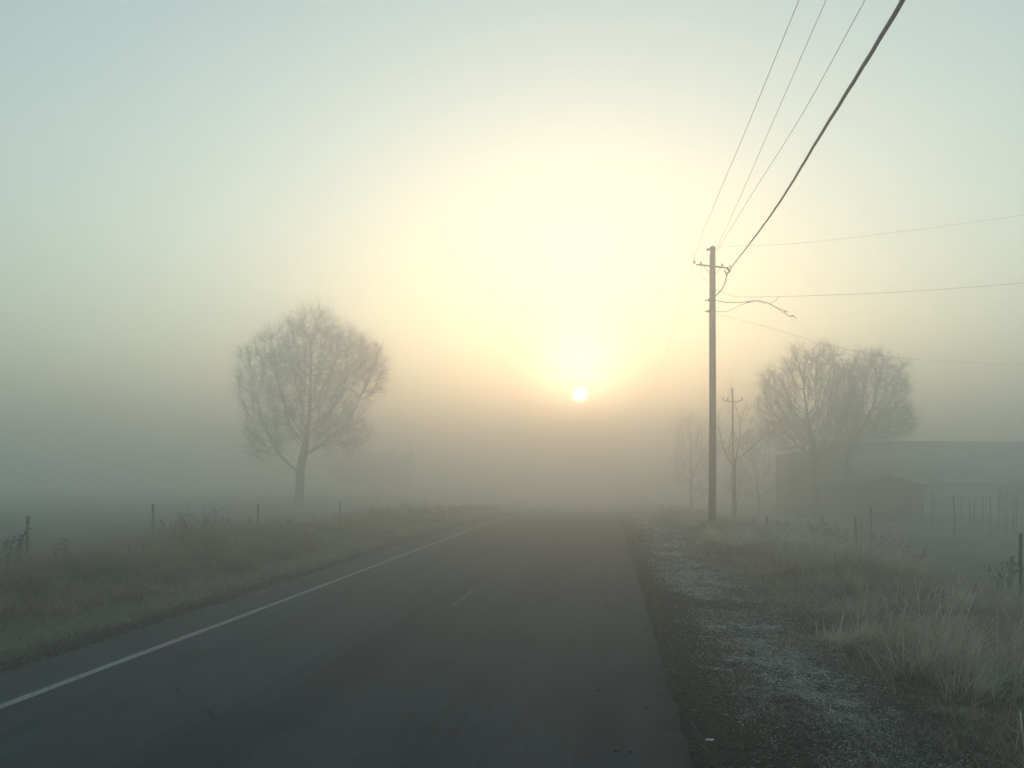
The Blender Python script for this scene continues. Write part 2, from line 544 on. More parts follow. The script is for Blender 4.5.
def tussocks(x0, x1, y0, y1, dens, per, hmin, hmax, cols, wid, segs, wind=(.18, -.05), shape=None, spread=.16, dkeep=None, rime=RIME):
    """clumped tall grass: each clump a fountain of blades"""
    n = int((x1 - x0) * (y1 - y0) * dens)
    cx = RNG.uniform(x0, x1, n); cy = RNG.uniform(y0, y1, n)
    p = shape(cx, cy) if shape else np.ones(n)
    k = RNG.uniform(0, 1, n) < p
    cx, cy, p = cx[k], cy[k], p[k]; n = len(cx)
    big = RNG.uniform(0, 1, n) ** 1.5 * (.35 + .65 * fbm(cx * .45, cy * .45, 90, 3) * 1.4)
    ch = hmin + (hmax - hmin) * np.clip(big, 0, 1)
    ch *= .55 + .45 * np.clip(p * 1.2, 0, 1)
    m = np.maximum(4, (per * (.5 + RNG.uniform(0, 1, n)))).astype(int)
    i = np.repeat(np.arange(n), m); N = len(i)
    ang = RNG.uniform(0, 2 * math.pi, N); r = np.abs(RNG.normal(0, spread, N)) * (.5 + ch[i])
    x = cx[i] + r * np.cos(ang); y = cy[i] + r * np.sin(ang)
    h = ch[i] * RNG.uniform(.45, 1.15, N)
    lean = np.clip(r / (spread * 2.2), 0, 1) * RNG.uniform(.1, .6, N) + .05
    curl = RNG.uniform(.0, 1.15, N) ** 1.2
    # the wind-laid direction
    vx = np.cos(ang) * lean + wind[0]; vy = np.sin(ang) * lean + wind[1]
    phi = np.arctan2(vy, vx) + RNG.normal(0, .25, N) * (1 + 4.5 * (RNG.uniform(0, 1, N) < .5)); lean = np.hypot(vx, vy)
    tint = palette(n, cols, .22)
    sw = sst(.34, .64, fbm(cx * .55, cy * .45, 93, 3))[:, None]
    tint = (tint * (.48 + .75 * sw) * (1 + (1 - sw) * np.array((.10, -.02, -.14))))[i]
    c = tint * .8 + palette(N, cols) * .2
    # stiff flowering stems that stand above the leaves
    q = RNG.uniform(0, 1, N) < .05
    h = np.where(q, ch[i] * RNG.uniform(1.0, 1.35, N), h); lean = np.where(q, lean * .45, lean); curl = np.where(q, curl * .35, curl)
    return blades(x, y, h, wid * RNG.uniform(.45, 1.5, N), lean, curl, phi, c, segs, tipc=rime, head=q)


def carpet(x0, x1, y0, y1, dens, hmin, hmax, cols, wid, segs=2, mask=None, rime=RIME):
    n = int((x1 - x0) * (y1 - y0) * dens)
    x = RNG.uniform(x0, x1, n); y = RNG.uniform(y0, y1, n)
    if mask is not None:
        k = RNG.uniform(0, 1, n) < mask(x, y); x, y = x[k], y[k]; n = len(x)
    h = (hmin + (hmax - hmin) * RNG.uniform(0, 1, n) ** 1.6) * (.5 + fbm(x * 1.2, y * 1.2, 41, 3))
    return blades(x, y, h, wid * RNG.uniform(.6, 1.5, n), RNG.uniform(0, .9, n), RNG.uniform(0, .8, n),
                  RNG.uniform(0, 2 * math.pi, n), palette(n, cols, .3), segs, tipc=rime)


def rshape(x, y):           # where the tall grass stands right of the road
    e = 3.15 + (fbm(y * .35, y * 0 + 2, 71, 3) - .5) * 1.3
    return sst(-.1, .7, x - e) * (1 - sst(5.4, 7.4, x + (fbm(y * .3, y * 0 + 4, 73, 3) - .5) * 1.6)) * (.22 + .78 * sst(.34, .50, fbm(x * .42, y * .30, 72, 3)))


def lshape(x, y):
    e = 8.5 + (fbm(y * .3, y * 0 + 5, 74, 3) - .5) * 1.2
    return sst(-.2, .9, -x - e) * (1 - sst(12.2, 14.6, -x)) * (.12 + .88 * sst(.38, .54, fbm(x * .42, y * .25, 75, 3)))


STRAW_W = [(.58, .50, .38), (.42, .33, .235), (.62, .56, .46), (.27, .185, .125), (.48, .42, .335)]
R = []
for (y0, y1, dn, per, wd, sg, hm_) in ((3, 12, 4.4, 210, .0085, 6, 1.15), (12, 20, 3.8, 160, .012, 5, 1.05), (20, 30, 2.6, 110, .017, 4, .72), (30, 60, 2.4, 60, .026, 3, .55), (60, 95, 1.3, 40, .045, 2, .7)):
    R.append(tussocks(2.9, 8.2, y0, y1, dn, per, .30, hm_, STRAW_W, wd, sg, (.15, -.12), rshape, spread=.21, rime=(.66, .65, .61)))
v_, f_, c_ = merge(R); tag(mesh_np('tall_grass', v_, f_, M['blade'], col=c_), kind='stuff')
R = []
for (y0, y1, dn, per, wd, sg, hm_) in ((4, 14, 3.4, 190, .0085, 5, 1.0), (14, 24, 3.2, 150, .012, 4, 1.1), (24, 38, 2.6, 90, .018, 3, 1.0), (38, 70, 1.8, 55, .032, 2, .8)):
    R.append(tussocks(-15.0, -8.2, y0, y1, dn, per, .25, hm_, [(.44, .36, .25), (.30, .21, .14), (.50, .42, .31), (.24, .155, .10), (.36, .26, .18)], wd, sg, (-.08, -.10), lshape, spread=.24, rime=(.46, .42, .36)))
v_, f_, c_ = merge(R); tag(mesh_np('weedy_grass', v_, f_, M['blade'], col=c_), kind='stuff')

# short turf between the asphalt and the tall grass
def lm(x, y):
    e = 6.98 + (fbm(y * .9, y * 0 + 8, 81, 3) - .5) * .5
    return sst(-.05, .25, -x - e) * (.35 + .65 * sst(.35, .6, fbm(x * .9, y * .9, 82, 3)))


def rm(x, y):
    b = sst(2.3, 3.3, x + (fbm(x * .8, y * .5, 83, 3) - .5) * 1.6)
    return b * (.3 + .7 * sst(.38, .6, fbm(x * 1.1, y * 1.1, 84, 3)))


MIXED = [(.40, .35, .26), (.30, .25, .18), (.44, .40, .32), (.20, .15, .10), (.15, .11, .075), (.22, .22, .15)]
S = []
for (y0, y1, dn, wd) in ((4, 12, 1500, .005), (12, 22, 800, .008), (22, 40, 330, .014), (40, 80, 90, .030)):
    S.append(carpet(-10.2, -6.85, y0, y1, dn, .05, .20, MIXED, wd, 2, lm))
for (y0, y1, dn, wd) in ((3, 11, 1200, .005), (11, 22, 650, .008), (22, 40, 260, .014), (40, 80, 80, .030)):
    S.append(carpet(1.9, 6.5, y0, y1, dn, .05, .24, MIXED, wd, 2, rm))
def vm(x, y): return np.clip(sst(1.0, 1.7, x) * sst(.44, .60, fbm(x * 1.7, y * 1.3, 88, 4)) * .8, 0, 1)
for (y0, y1, dn, wd) in ((3, 10, 2600, .0045), (10, 20, 1200, .008), (20, 45, 380, .016)):
    S.append(carpet(.9, 3.6, y0, y1, dn, .025, .10, [(.44, .38, .29), (.28, .23, .16), (.50, .47, .40), (.16, .125, .09)], wd, 3, vm, (.62, .64, .64)))
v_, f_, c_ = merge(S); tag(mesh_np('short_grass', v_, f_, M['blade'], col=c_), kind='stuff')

# stubble of the fields
S = []
def fm(x, y): return .25 + .75 * sst(.4, .6, fbm(x * .25, y * .25, 86, 3))
for (x0, x1, y0, y1, dn, wd) in ((7, 24, 8, 34, 170, .012), (7, 45, 34, 60, 40, .03), (-34, -13.5, 10, 34, 60, .014), (-50, -14, 34, 70, 12, .035)):
    S.append(carpet(x0, x1, y0, y1, dn, .06, .22, [(.20, .19, .155), (.12, .10, .08), (.26, .26, .23), (.09, .075, .06)], wd, 2, fm, (.4, .41, .4)))
v_, f_, c_ = merge(S); tag(mesh_np('field_stubble', v_, f_, M['blade'], col=c_), kind='stuff')


# rimed leaves and litter on the shoulder
def leaves(name, x0, x1, y0, y1, dens, size, cols, mask, lift=.02, mat='frost'):
    out = []
    for (a, b, dn, sz) in ((y0, 9, dens, size), (9, 15, dens * .6, size * 1.3), (15, 26, dens * .28, size * 1.9), (26, y1, dens * .09, size * 3.3)):
        n = int((x1 - x0) * (b - a) * dn); x = RNG.uniform(x0, x1, n); y = RNG.uniform(a, b, n)
        k = RNG.uniform(0, 1, n) < mask(x, y); x, y = x[k], y[k]; n = len(x)
        z = ground_z(x, y) + RNG.uniform(0, lift, n)
        c = np.stack((x, y, z), 1)
        u = RNG.normal(0, 1, (n, 3)); u[:, 2] *= .45; u /= np.linalg.norm(u, axis=1)[:, None]
        q = RNG.normal(0, 1, (n, 3)); q[:, 2] *= .6; q = np.cross(u, q); q /= np.linalg.norm(q, axis=1)[:, None]
        s = sz * RNG.uniform(.5, 1.5, n)[:, None]
        v = np.stack((c - u * s, c + q * s * .32, c + u * s, c - q * s * .32), 1)
        v[:, :, 2] = np.maximum(v[:, :, 2], z[:, None] - .003)
        out.append((v.reshape(-1, 3), np.arange(n * 4).reshape(-1, 4), np.repeat(palette(n, cols, .3), 4, 0)))
    v, f, c = merge(out)
    tag(mesh_np(name, v, f, M[mat], col=c), kind='stuff')


def frost_mask(x, y):
    b = fbm(x * .55 + y * .07, y * .28, 101, 4)
    s = fbm(x * 2.6, y * 2.0, 102, 3)
    lane = np.exp(-(np.abs(x - (2.0 + .3 * (fbm(y * .15, y * 0, 103, 2) - .5) * 2)) / .78) ** 3) * (.35 + .65 * sst(6.5, 8.5, y))
    far = sst(9, 15, y)
    return np.clip(lane * (sst(.36 - .08 * far, .56, b) * .90 + .08) * (.25 + .75 * sst(.36, .60, s)) * (.4 + .6 * sst(.40, .58, fbm(x * 8, y * 7, 104, 2))), 0, 1)


leaves('frosted_leaves', 1.0, 4.0, 4, 60, 8200, .0095, [(.55, .58, .60), (.42, .45, .47), (.70, .72, .73), (.30, .30, .28)], frost_mask)


def litter_mask(x, y):
    return sst(.42, .62, fbm(x * 1.4, y * 1.1, 111, 3)) * sst(.75, 1.3, x) * .8


leaves('leaf_litter', .8, 4.6, 4, 50, 1500, .016, [(.085, .065, .045), (.06, .048, .036), (.13, .11, .085), (.16, .15, .13)], litter_mask)


def pebbles():
    n = 9000
    side = RNG.uniform(0, 1, n) < .62
    y = 4 + RNG.exponential(9, n); x = np.where(side, RR + .0 + RNG.exponential(.45, n), RL + .1 - RNG.exponential(.18, n))
    far = RNG.uniform(0, 1, n) < .03
    x = np.where(far & side, RR - RNG.exponential(.35, n), x)
    onroad = (x < RR) & (x > RL)
    s = (.004 + RNG.exponential(.0045, n)).clip(0, .03) * (1 + y * .02)
    z = np.where(onroad, road_z(x, y), ground_z(x, y))
    P = np.array([(1, 0, 0), (0, 1, 0), (-1, 0, 0), (0, -1, 0), (0, 0, .7), (0, 0, -.5)])
    Fc = np.array([(0, 1, 4), (1, 2, 4), (2, 3, 4), (3, 0, 4), (1, 0, 5), (2, 1, 5), (3, 2, 5), (0, 3, 5)])
    v = P[None] * RNG.uniform(.6, 1.3, (n, 6, 3)) * s[:, None, None]
    a = RNG.uniform(0, 6.28, n); ca, sa = np.cos(a)[:, None], np.sin(a)[:, None]
    v = np.stack((v[..., 0] * ca - v[..., 1] * sa, v[..., 0] * sa + v[..., 1] * ca, v[..., 2]), -1)
    v = v + np.stack((x, y, z + s * .3), 1)[:, None, :]
    f = Fc[None] + (np.arange(n) * 6)[:, None, None]
    col = np.repeat(palette(n, [(.10, .09, .08), (.16, .15, .14), (.07, .06, .055), (.22, .21, .20)]), 6, 0)
    tag(mesh_np('gravel', v.reshape(-1, 3), f.reshape(-1, 3), M['frost'], col=col), kind='stuff')


pebbles()

# ------------------------------------------------------------------ trees


def seg_tubes(p0, p1, r0, r1, n):
    d = p1 - p0; L = np.linalg.norm(d, axis=1)[:, None] + 1e-9; d = d / L
    ref = np.where(np.abs(d[:, 2:3]) > .9, np.array([[1., 0, 0]]), np.array([[0, 0, 1.]]))
    a = np.cross(d, ref); a /= np.linalg.norm(a, axis=1)[:, None]; b = np.cross(d, a)
    q = np.arange(n) * 2 * math.pi / n
    ring = np.cos(q)[None, :, None] * a[:, None, :] + np.sin(q)[None, :, None] * b[:, None, :]
    v = np.concatenate((p0[:, None, :] + ring * r0[:, None, None], p1[:, None, :] + ring * r1[:, None, None]), 1)
    k = np.arange(n); k2 = (k + 1) % n
    f = np.stack((k, k2, k2 + n, k + n), 1)[None] + (np.arange(len(p0)) * 2 * n)[:, None, None]
    return v.reshape(-1, 3), f.reshape(-1, 4)


def grow_tree(name, base, trunk_top, blobs, nattr, label, rbase, step=.5, kill=1.0, infl=4.0, seed=1, twig=.9,
              ntwig=3, tipr=.016, stems=None, cat='tree', group=None, expo=1.75, droop=0., trunk_mat='bark', gnarl=.12):
    """space colonisation inside a set of ellipsoids (centre, radii, weight); trunk and crown as parts"""
    rg = np.random.default_rng(seed); base = np.asarray(base, float)
    A = []
    wsum = sum(b[2] for b in blobs)
    for c, r, wt in blobs:
        n = int(nattr * wt / wsum)
        u = rg.normal(0, 1, (n, 3)); u /= np.linalg.norm(u, axis=1)[:, None]
        rad = rg.uniform(0, 1, n) ** (1 / 2.2)
        A.append(np.asarray(c) + u * rad[:, None] * np.asarray(r))
    A = np.concatenate(A)
    nodes = []; par = []
    for top in (stems or [trunk_top]):
        k = max(3, int(np.linalg.norm(np.asarray(top) - base) / step))
        prev = -1 if not nodes else 0
        for i in range(k + 1):
            t = i / k
            if i == 0 and nodes: continue
            p = base * (1 - t) + np.asarray(top) * t
            if 0 < i < k: p = p + np.append(rg.normal(0, .06, 2) * step * 1.4, 0)
            nodes.append(p); par.append(prev); prev = len(nodes) - 1
    nodes = [np.asarray(p, float) for p in nodes]
    P = np.array(nodes)
    D = np.linalg.norm(A[:, None] - P[None], axis=2); near = D.argmin(1); dist = D.min(1)
    first = True
    for it in range(140):
        alive = dist > kill
        A, near, dist = A[alive], near[alive], dist[alive]
        if len(A) == 0: break
        act = dist < (1e9 if first else infl)
        if not act.any(): break
        if it > 8: first = False
        idx = np.unique(near[act]); new = []
        P = np.array(nodes)
        for j in idx:
            v = A[act & (near == j)] - P[j]; v /= np.linalg.norm(v, axis=1)[:, None]
            m = v.mean(0); m /= np.linalg.norm(m) + 1e-9
            m = m + rg.normal(0, gnarl, 3); m[2] -= droop; m /= np.linalg.norm(m)
            new.append(P[j] + m * step); par.append(int(j)); nodes.append(new[-1])
        Nw = np.array(new); base_i = len(nodes) - len(new)
        Dn = np.linalg.norm(A[:, None] - Nw[None], axis=2); m = Dn.min(1); am = Dn.argmin(1)
        better = m < dist - 1e-4
        stuck = False
        dist = np.where(better, m, dist); near = np.where(better, am + base_i, near)
        if not better.any() and it > 8: break
        if len(nodes) > 9000: break
    P = np.array(nodes); par = np.array(par); n = len(P)
    rr = np.zeros(n); kids = np.bincount(par[par >= 0], minlength=n)
    acc = np.where(kids == 0, tipr ** expo, 0.)
    for i in range(n - 1, 0, -1):
        if acc[i] == 0: acc[i] = tipr ** expo
        if par[i] >= 0: acc[par[i]] += acc[i]
    rr = acc ** (1 / expo)
    # thin limbs keep their width, the stem swells to rbase
    rr = tipr + (rr - tipr) * (rbase - tipr) / max(rr[0] - tipr, 1e-6)
    # root flare
    hgt = P[:, 2] - base[2]
    rr = np.where(hgt < .7, rr * (1 + .5 * (1 - np.clip(hgt / .7, 0, 1)) ** 2), rr)
    e = np.arange(1, n); e = e[par[e] >= 0]
    o = P - base
    rp = np.minimum(rr[par[e]], rr[e] * 1.6)
    thick = rr[e] > rbase * .33
    root = empty(name, tuple(base))
    def put(nm, sel, sides, mat):
        v, f = seg_tubes(o[par[e[sel]]], o[e[sel]], rp[sel], rr[e[sel]], sides)
        return v, f
    v, f = put('trunk', thick, 9, None)
    mesh_np('trunk', v, f, M[trunk_mat], root, smooth=True)
    v1, f1 = put('crown', ~thick, 4, None)
    # twigs
    th = np.where((rr < max(tipr * 4, rbase * .16)) & (hgt > 1.2))[0]
    th = th[par[th] >= 0]
    i = np.repeat(th, ntwig); m = len(i)
    d = P[i] - P[par[i]]; d /= np.linalg.norm(d, axis=1)[:, None] + 1e-9
    d = d + rg.normal(0, .5, (m, 3)); d[:, 2] += .22; d /= np.linalg.norm(d, axis=1)[:, None]
    L = twig * rg.uniform(.4, 1.2, m)[:, None]
    a = o[i]; b = a + d * L * .5; d2 = d + rg.normal(0, .25, (m, 3)); c = b + d2 * L * .5
    tr = tipr * .62
    vs = [(v1, f1)]
    for p, q, s0, s1 in ((a, b, tr, tr * .8), (b, c, tr * .8, tr * .35)):
        vs.append(seg_tubes(p, q, np.full(m, s0), np.full(m, s1), 3))
    d3 = d + rg.normal(0, .8, (m, 3)); e3 = b + d3 * L * .35
    vs.append(seg_tubes(b, e3, np.full(m, tr * .7), np.full(m, tr * .3), 3))
    nn = 0; V = []; Fq = []
    for v, f in vs:
        V.append(v); Fq.append(f + nn); nn += len(v)
    mesh_np('crown', np.concatenate(V), np.concatenate(Fq), M['rime'], root)
    tag(root, label, cat, group)
    return root


def B(px, py, rx, ry, d, wt=1., deep=None):
    """a crown lobe: centre on px, py at distance d, radii in picture units"""
    return (W(px, py, d), (rx / F * d, (deep or rx) / F * d, ry / F * d), wt)


gz = lambda p: float(ground_z(p[0], p[1]))
b = W(299, 498, 70); b[2] = gz(b) - .1
grow_tree('bare_tree', b, W(301, 466, 70), [B(283, 358, 36, 32, 70, 1.1), B(338, 356, 40, 30, 70, 1.2), B(310, 340, 32, 30, 70, .9), B(256, 388, 20, 36, 70, .5), B(366, 372, 24, 34, 70, .7), B(248, 360, 10, 14, 70, .12), B(318, 312, 10, 9, 70, .06),
          B(312, 395, 50, 48, 70, 1.6), B(276, 430, 30, 26, 70, .6), B(264, 440, 17, 26, 70, .35), B(352, 428, 18, 24, 70, .3), B(336, 432, 34, 26, 70, .6), B(322, 326, 14, 14, 70, .2), B(292, 328, 12, 12, 70, .15), B(376, 360, 12, 14, 70, .15)], 3300,
          'large round-crowned leafless tree alone in the field left of the road', .38, step=.40, kill=.60, seed=4, twig=1.35, ntwig=9, tipr=.0135, expo=1.6, droop=-.10, gnarl=.10)
b = W(816, 514, 64); b[2] = gz(b) - .1
grow_tree('bare_tree', b, W(814, 458, 64), [B(822, 374, 23, 30, 64, 1.3), B(781, 392, 24, 26, 64, .9), B(800, 368, 18, 16, 64, .4), B(768, 410, 13, 18, 64, .4), B(795, 430, 34, 26, 64, .8), B(838, 412, 28, 40, 64, 1.2), B(830, 440, 28, 16, 64, .5), B(800, 352, 9, 8, 64, .08), B(772, 380, 9, 12, 64, .12)], 3000,
          'tall spreading leafless tree rising beside the boxy dark outbuilding', .30, step=.33, kill=.55, seed=9, twig=1.15, ntwig=7, tipr=.0145, droop=-.12, gnarl=.10, infl=3.4, expo=1.6)
b = W(846, 512, 65.5); b[2] = gz(b) - .1
grow_tree('bare_tree', b, W(850, 450, 65.5), [B(868, 376, 28, 26, 65.5, 1.2), B(889, 390, 22, 26, 65.5, .9), B(848, 390, 20, 28, 65.5, .8), B(900, 368, 9, 9, 65.5, .08), B(862, 420, 36, 26, 65.5, .9), B(893, 420, 21, 22, 65.5, 1.3), B(882, 434, 28, 10, 65.5, .7)], 3100,
          'broad fan-shaped leafless tree spreading over the barn roof', .26, step=.33, kill=.55, seed=14, twig=1.15, ntwig=7, tipr=.0145, droop=-.12, gnarl=.10, infl=3.4, expo=1.6)
b = W(691, 505, 84); b[2] = gz(b) - .1
grow_tree('bare_tree', b, W(691, 486, 84), [B(688, 436, 16, 24, 84, 1.), B(703, 452, 20, 32, 84, .9), B(683, 468, 14, 20, 84, .5), B(702, 485, 18, 14, 84, .4)], 1500,
          'faint small leafless tree in the fog left of the near utility pole', .16, step=.42, kill=.75, seed=17, twig=1.1, ntwig=5, tipr=.015, droop=-.15)
b = W(760, 505, 82); b[2] = gz(b) - .1
grow_tree('bare_tree', b, W(758, 492, 82), [B(750, 462, 26, 32, 82, 1.), B(772, 474, 20, 26, 82, .8), B(742, 488, 20, 12, 82, .4)], 1300,
          'low hazy scrubby tree in the fog behind the sapling', .14, step=.42, kill=.75, seed=37, twig=1.1, ntwig=5, tipr=.015, droop=-.1)
b = W(735, 524, 50); b[2] = gz(b) - .1
grow_tree('sapling', b, W(734, 490, 50), [B(731, 402, 6, 24, 50, .6), B(746, 424, 10, 26, 50, .8), B(718, 432, 9, 26, 50, .6), B(758, 440, 12, 18, 50, .6), B(735, 446, 14, 26, 50, .6), B(771, 436, 6, 12, 50, .3)], 620,
          'slender leafless sapling with upswept stems just right of the near utility pole', .062, step=.24, kill=.36, infl=3.2, seed=23, twig=.75, ntwig=3, tipr=.0065,
          stems=[W(731, 476, 50), W(740, 476, 50), W(735, 466, 50)], gnarl=.04, droop=-.30, expo=1.5)


def weed(px, d, top, label, group, seed, name='dry_weed'):
    rg = random.Random(seed); p = W(px, 500, d); p[2] = gz(p)
    H = max(.5, W(px, top, d)[2] - p[2])
    s = MB(); hd = MB()
    for st in range(rg.randint(2, 4)):
        ax, ay = rg.uniform(-.18, .18), rg.uniform(-.18, .18); h = H * rg.uniform(.72, 1.0)
        line = [(ax * t * 1.4 + .02 * math.sin(t * 6 + st), ay * t, h * t) for t in (0, .25, .5, .75, 1)]
        s.tube(line, [.006, .0055, .005, .004, .0025], 4, False)
        for br in range(rg.randint(4, 8)):
            t = rg.uniform(.4, .98); a = rg.uniform(0, 6.28); L = h * rg.uniform(.08, .26) * (1.25 - t)* 2
            q = np.array((ax * t * 1.4, ay * t, h * t)); e = q + np.array((math.cos(a) * L * .6, math.sin(a) * L * .6, L * .8))
            s.tube([q, (q + e) / 2 + np.array((0, 0, -.01)), e], [.0035, .003, .002], 3, False)
            for k in range(3):
                c = e + np.array([rg.uniform(-.02, .02) for _ in range(3)]); r = rg.uniform(.008, .018)
                hd.add([c + (r, 0, 0), c + (0, r, 0), c - (r, 0, 0), c - (0, r, 0), c + (0, 0, r * 1.3), c - (0, 0, r)],
                       [(0, 1, 4), (1, 2, 4), (2, 3, 4), (3, 0, 4), (1, 0, 5), (2, 1, 5), (3, 2, 5), (0, 3, 5)])
    for v in hd.v: pass
    for v_, o_ in ((np.concatenate(hd.v), None),):
        n0 = s.n; s.v.append(v_); s.f3 += [[k + n0 for k in f] for f in hd.f3]; s.n += len(v_)
    o = s.build(name, M['timber']); o.location = tuple(p)
    tag(o, label, 'weed', group)


lw = [(4, 14.5, 528), (12, 15, 522), (17, 15.5, 531), (62, 17, 536), (165, 21, 520), (186, 22, 512), (200, 23, 510), (213, 24, 509), (222, 24, 514),
      (252, 27, 517), (286, 30, 516), (371, 40, 508), (388, 42, 505), (402, 44, 503), (424, 46, 502), (441, 48, 503), (455, 50, 505)]
for i, (px, d, tp) in enumerate(lw):
    weed(px, d, tp, 'thin dry weed stalk with seed heads in the weedy bank left of the road', 'dry weed stalks left of the road', 100 + i)
rw = [(812, 25, 520), (818, 24.5, 516), (826, 25, 518), (833, 26, 523), (842, 24, 530), (880, 23, 532), (888, 22, 538), (907, 23, 540), (922, 21, 548),
      (782, 29, 520), (795, 30, 521), (662, 60, 506), (676, 58, 507), (755, 36, 519)]
for i, (px, d, tp) in enumerate(rw):
    weed(px, d, tp, 'thin dry weed stalk above the grass right of the road', 'dry weed stalks right of the road', 200 + i)
weed(1012, 13.6, 553, 'dark branching weed beside the nearest fence post at the right edge', None, 301)
weed(999, 14.2, 568, 'short dark weed left of the branching one near the right edge', None, 302)

# ------------------------------------------------------------------ posts


def post(px, d, top, label, r=.035, lean=0., steel=True, group='fence posts left of the road', name='fence_post', rock=0.):
    p = W(px, 500, d); z0 = gz(p); zt = W(px, top, d)[2]; H = zt - z0
    root = empty(name, (p[0], p[1], z0))
    s = MB()
    if steel:      # a steel T post: flange, web with studs
        q = [(-.0, 0, -.2), (lean * .5, 0, H * .5), (lean, .0, H)]
        s.tube(q, [r, r, r * .95], 6)
        n = int(H / .12)
        for k in range(2, n):
            t = k * .12 / H
            s.box((lean * t, -r * 1.05, k * .12), (r * .8, r * .7, .03))
        s.build('shaft', M['rust'], root)
        MB().tube([(lean - .001, 0, H * .82), (lean, 0, H + .012)], [r * 1.25, r * 1.25], 8).build('cap', M['cable'], root)
    else:
        pts = [(0, 0, -.25), (lean * .3 + .01, .01, H * .3), (lean * .65 - .01, 0, H * .65), (lean, .005, H - .03), (lean, 0, H)]
        s.tube(pts, [r * 1.1, r * 1.02, r, r * .95, r * .7], 9)
        s.build('shaft', M['timber'], root, True)
        MB().tube([(lean * .8 + r * 1.0, -.01, H * .8), (lean * .8 - r * 1.0, -.012, H * .8 + .01)], .008, 5).build('staple', M['wire'], root)
    tag(root, label, 'fence post', group)


post(27, 21.0, 517, 'leftmost dark fence post, standing clear in the foggy field', .032, .02)
post(153.5, 28.4, 504.5, 'second dark post from the left, its top above the weedy bank', .034, -.02)
post(258, 36.9, 504.5, 'third post from the left, left of the large tree trunk', .042)
post(340, 46, 503, 'short faint post just right of the large tree trunk', .042)
post(405.5, 56, 501, 'faintest small post, farthest along the left verge', .042)
GR = 'fence posts right of the road'
post(767, 34, 517, 'small post low in the grass just right of the sapling', .035, group=GR)
post(858, 30, 517, 'thick dark leaning post with a black top in front of the shed', .045, -.10, False, GR)
post(861.5, 31.5, 522, 'short stub of a post touching the thick leaning one', .03, group=GR)
post(871, 33, 508, 'tall slim post right of the leaning post', .035, group=GR)
post(1021, 14, 533, 'nearest dark post at the right edge beside the branching weed', .03, .0, False, GR)


def pen():
    d0 = 44.0; p = W(980, 530, d0); z0 = gz(p)
    root = empty('wire_pen', (p[0], p[1], z0)); base = np.array((p[0], p[1], z0))
    posts = []
    spec = [(932, 493, 46, .055), (938, 497, 60, .03), (943, 497, 58, .03), (953.5, 495, 38, .07), (961, 496, 47, .045), (969, 495, 46, .045), (975, 496, 42, .05), (983, 495.5, 46, .045),
            (986, 499, 52, .03), (990.5, 496, 41, .045), (998.5, 497, 46, .06), (1007, 509, 43, .04), (1014, 496.5, 43, .06), (1017, 497, 42, .05)]
    rg = random.Random(5)
    for px, tp, d, r in spec:
        q = W(px, tp, d); zb = gz(q)
        a = np.array((q[0], q[1], zb - .2)) - base; b_ = q - base; l = rg.uniform(-.06, .06)
        MB().tube([a, (a + b_) / 2 + (l, 0, 0), b_], [r * .62, r * .56, r * .52], 6).build('post', M['rust'], root)
        posts.append((px, q, d))
    # strands between neighbouring posts on the near side
    near = [k for k in posts if k[2] < 50]
    for hgt in (.06, .55, 1.1):
        pts = []
        for (a, b_) in zip(near[:-1], near[1:]):
            for t in (0, .25, .5, .75):
                q = a[1] * (1 - t) + b_[1] * t - base; pts.append(q - np.array((0, 0, hgt + .05 * math.sin(t * math.pi))))
        pts.append(near[-1][1] - base - np.array((0, 0, hgt)))
        s = MB().tube(pts, .011, 4, False); s.build('strand', M['wire'], root)
    tag(root, 'pen of thin upright posts and wire strands in front of the pale barn wall', 'pen')


pen()

# ------------------------------------------------------------------ poles and wires
PD = 38.0
pp = W(712, 520, PD); pz0 = gz(pp)
PX, PY = pp[0], pp[1]


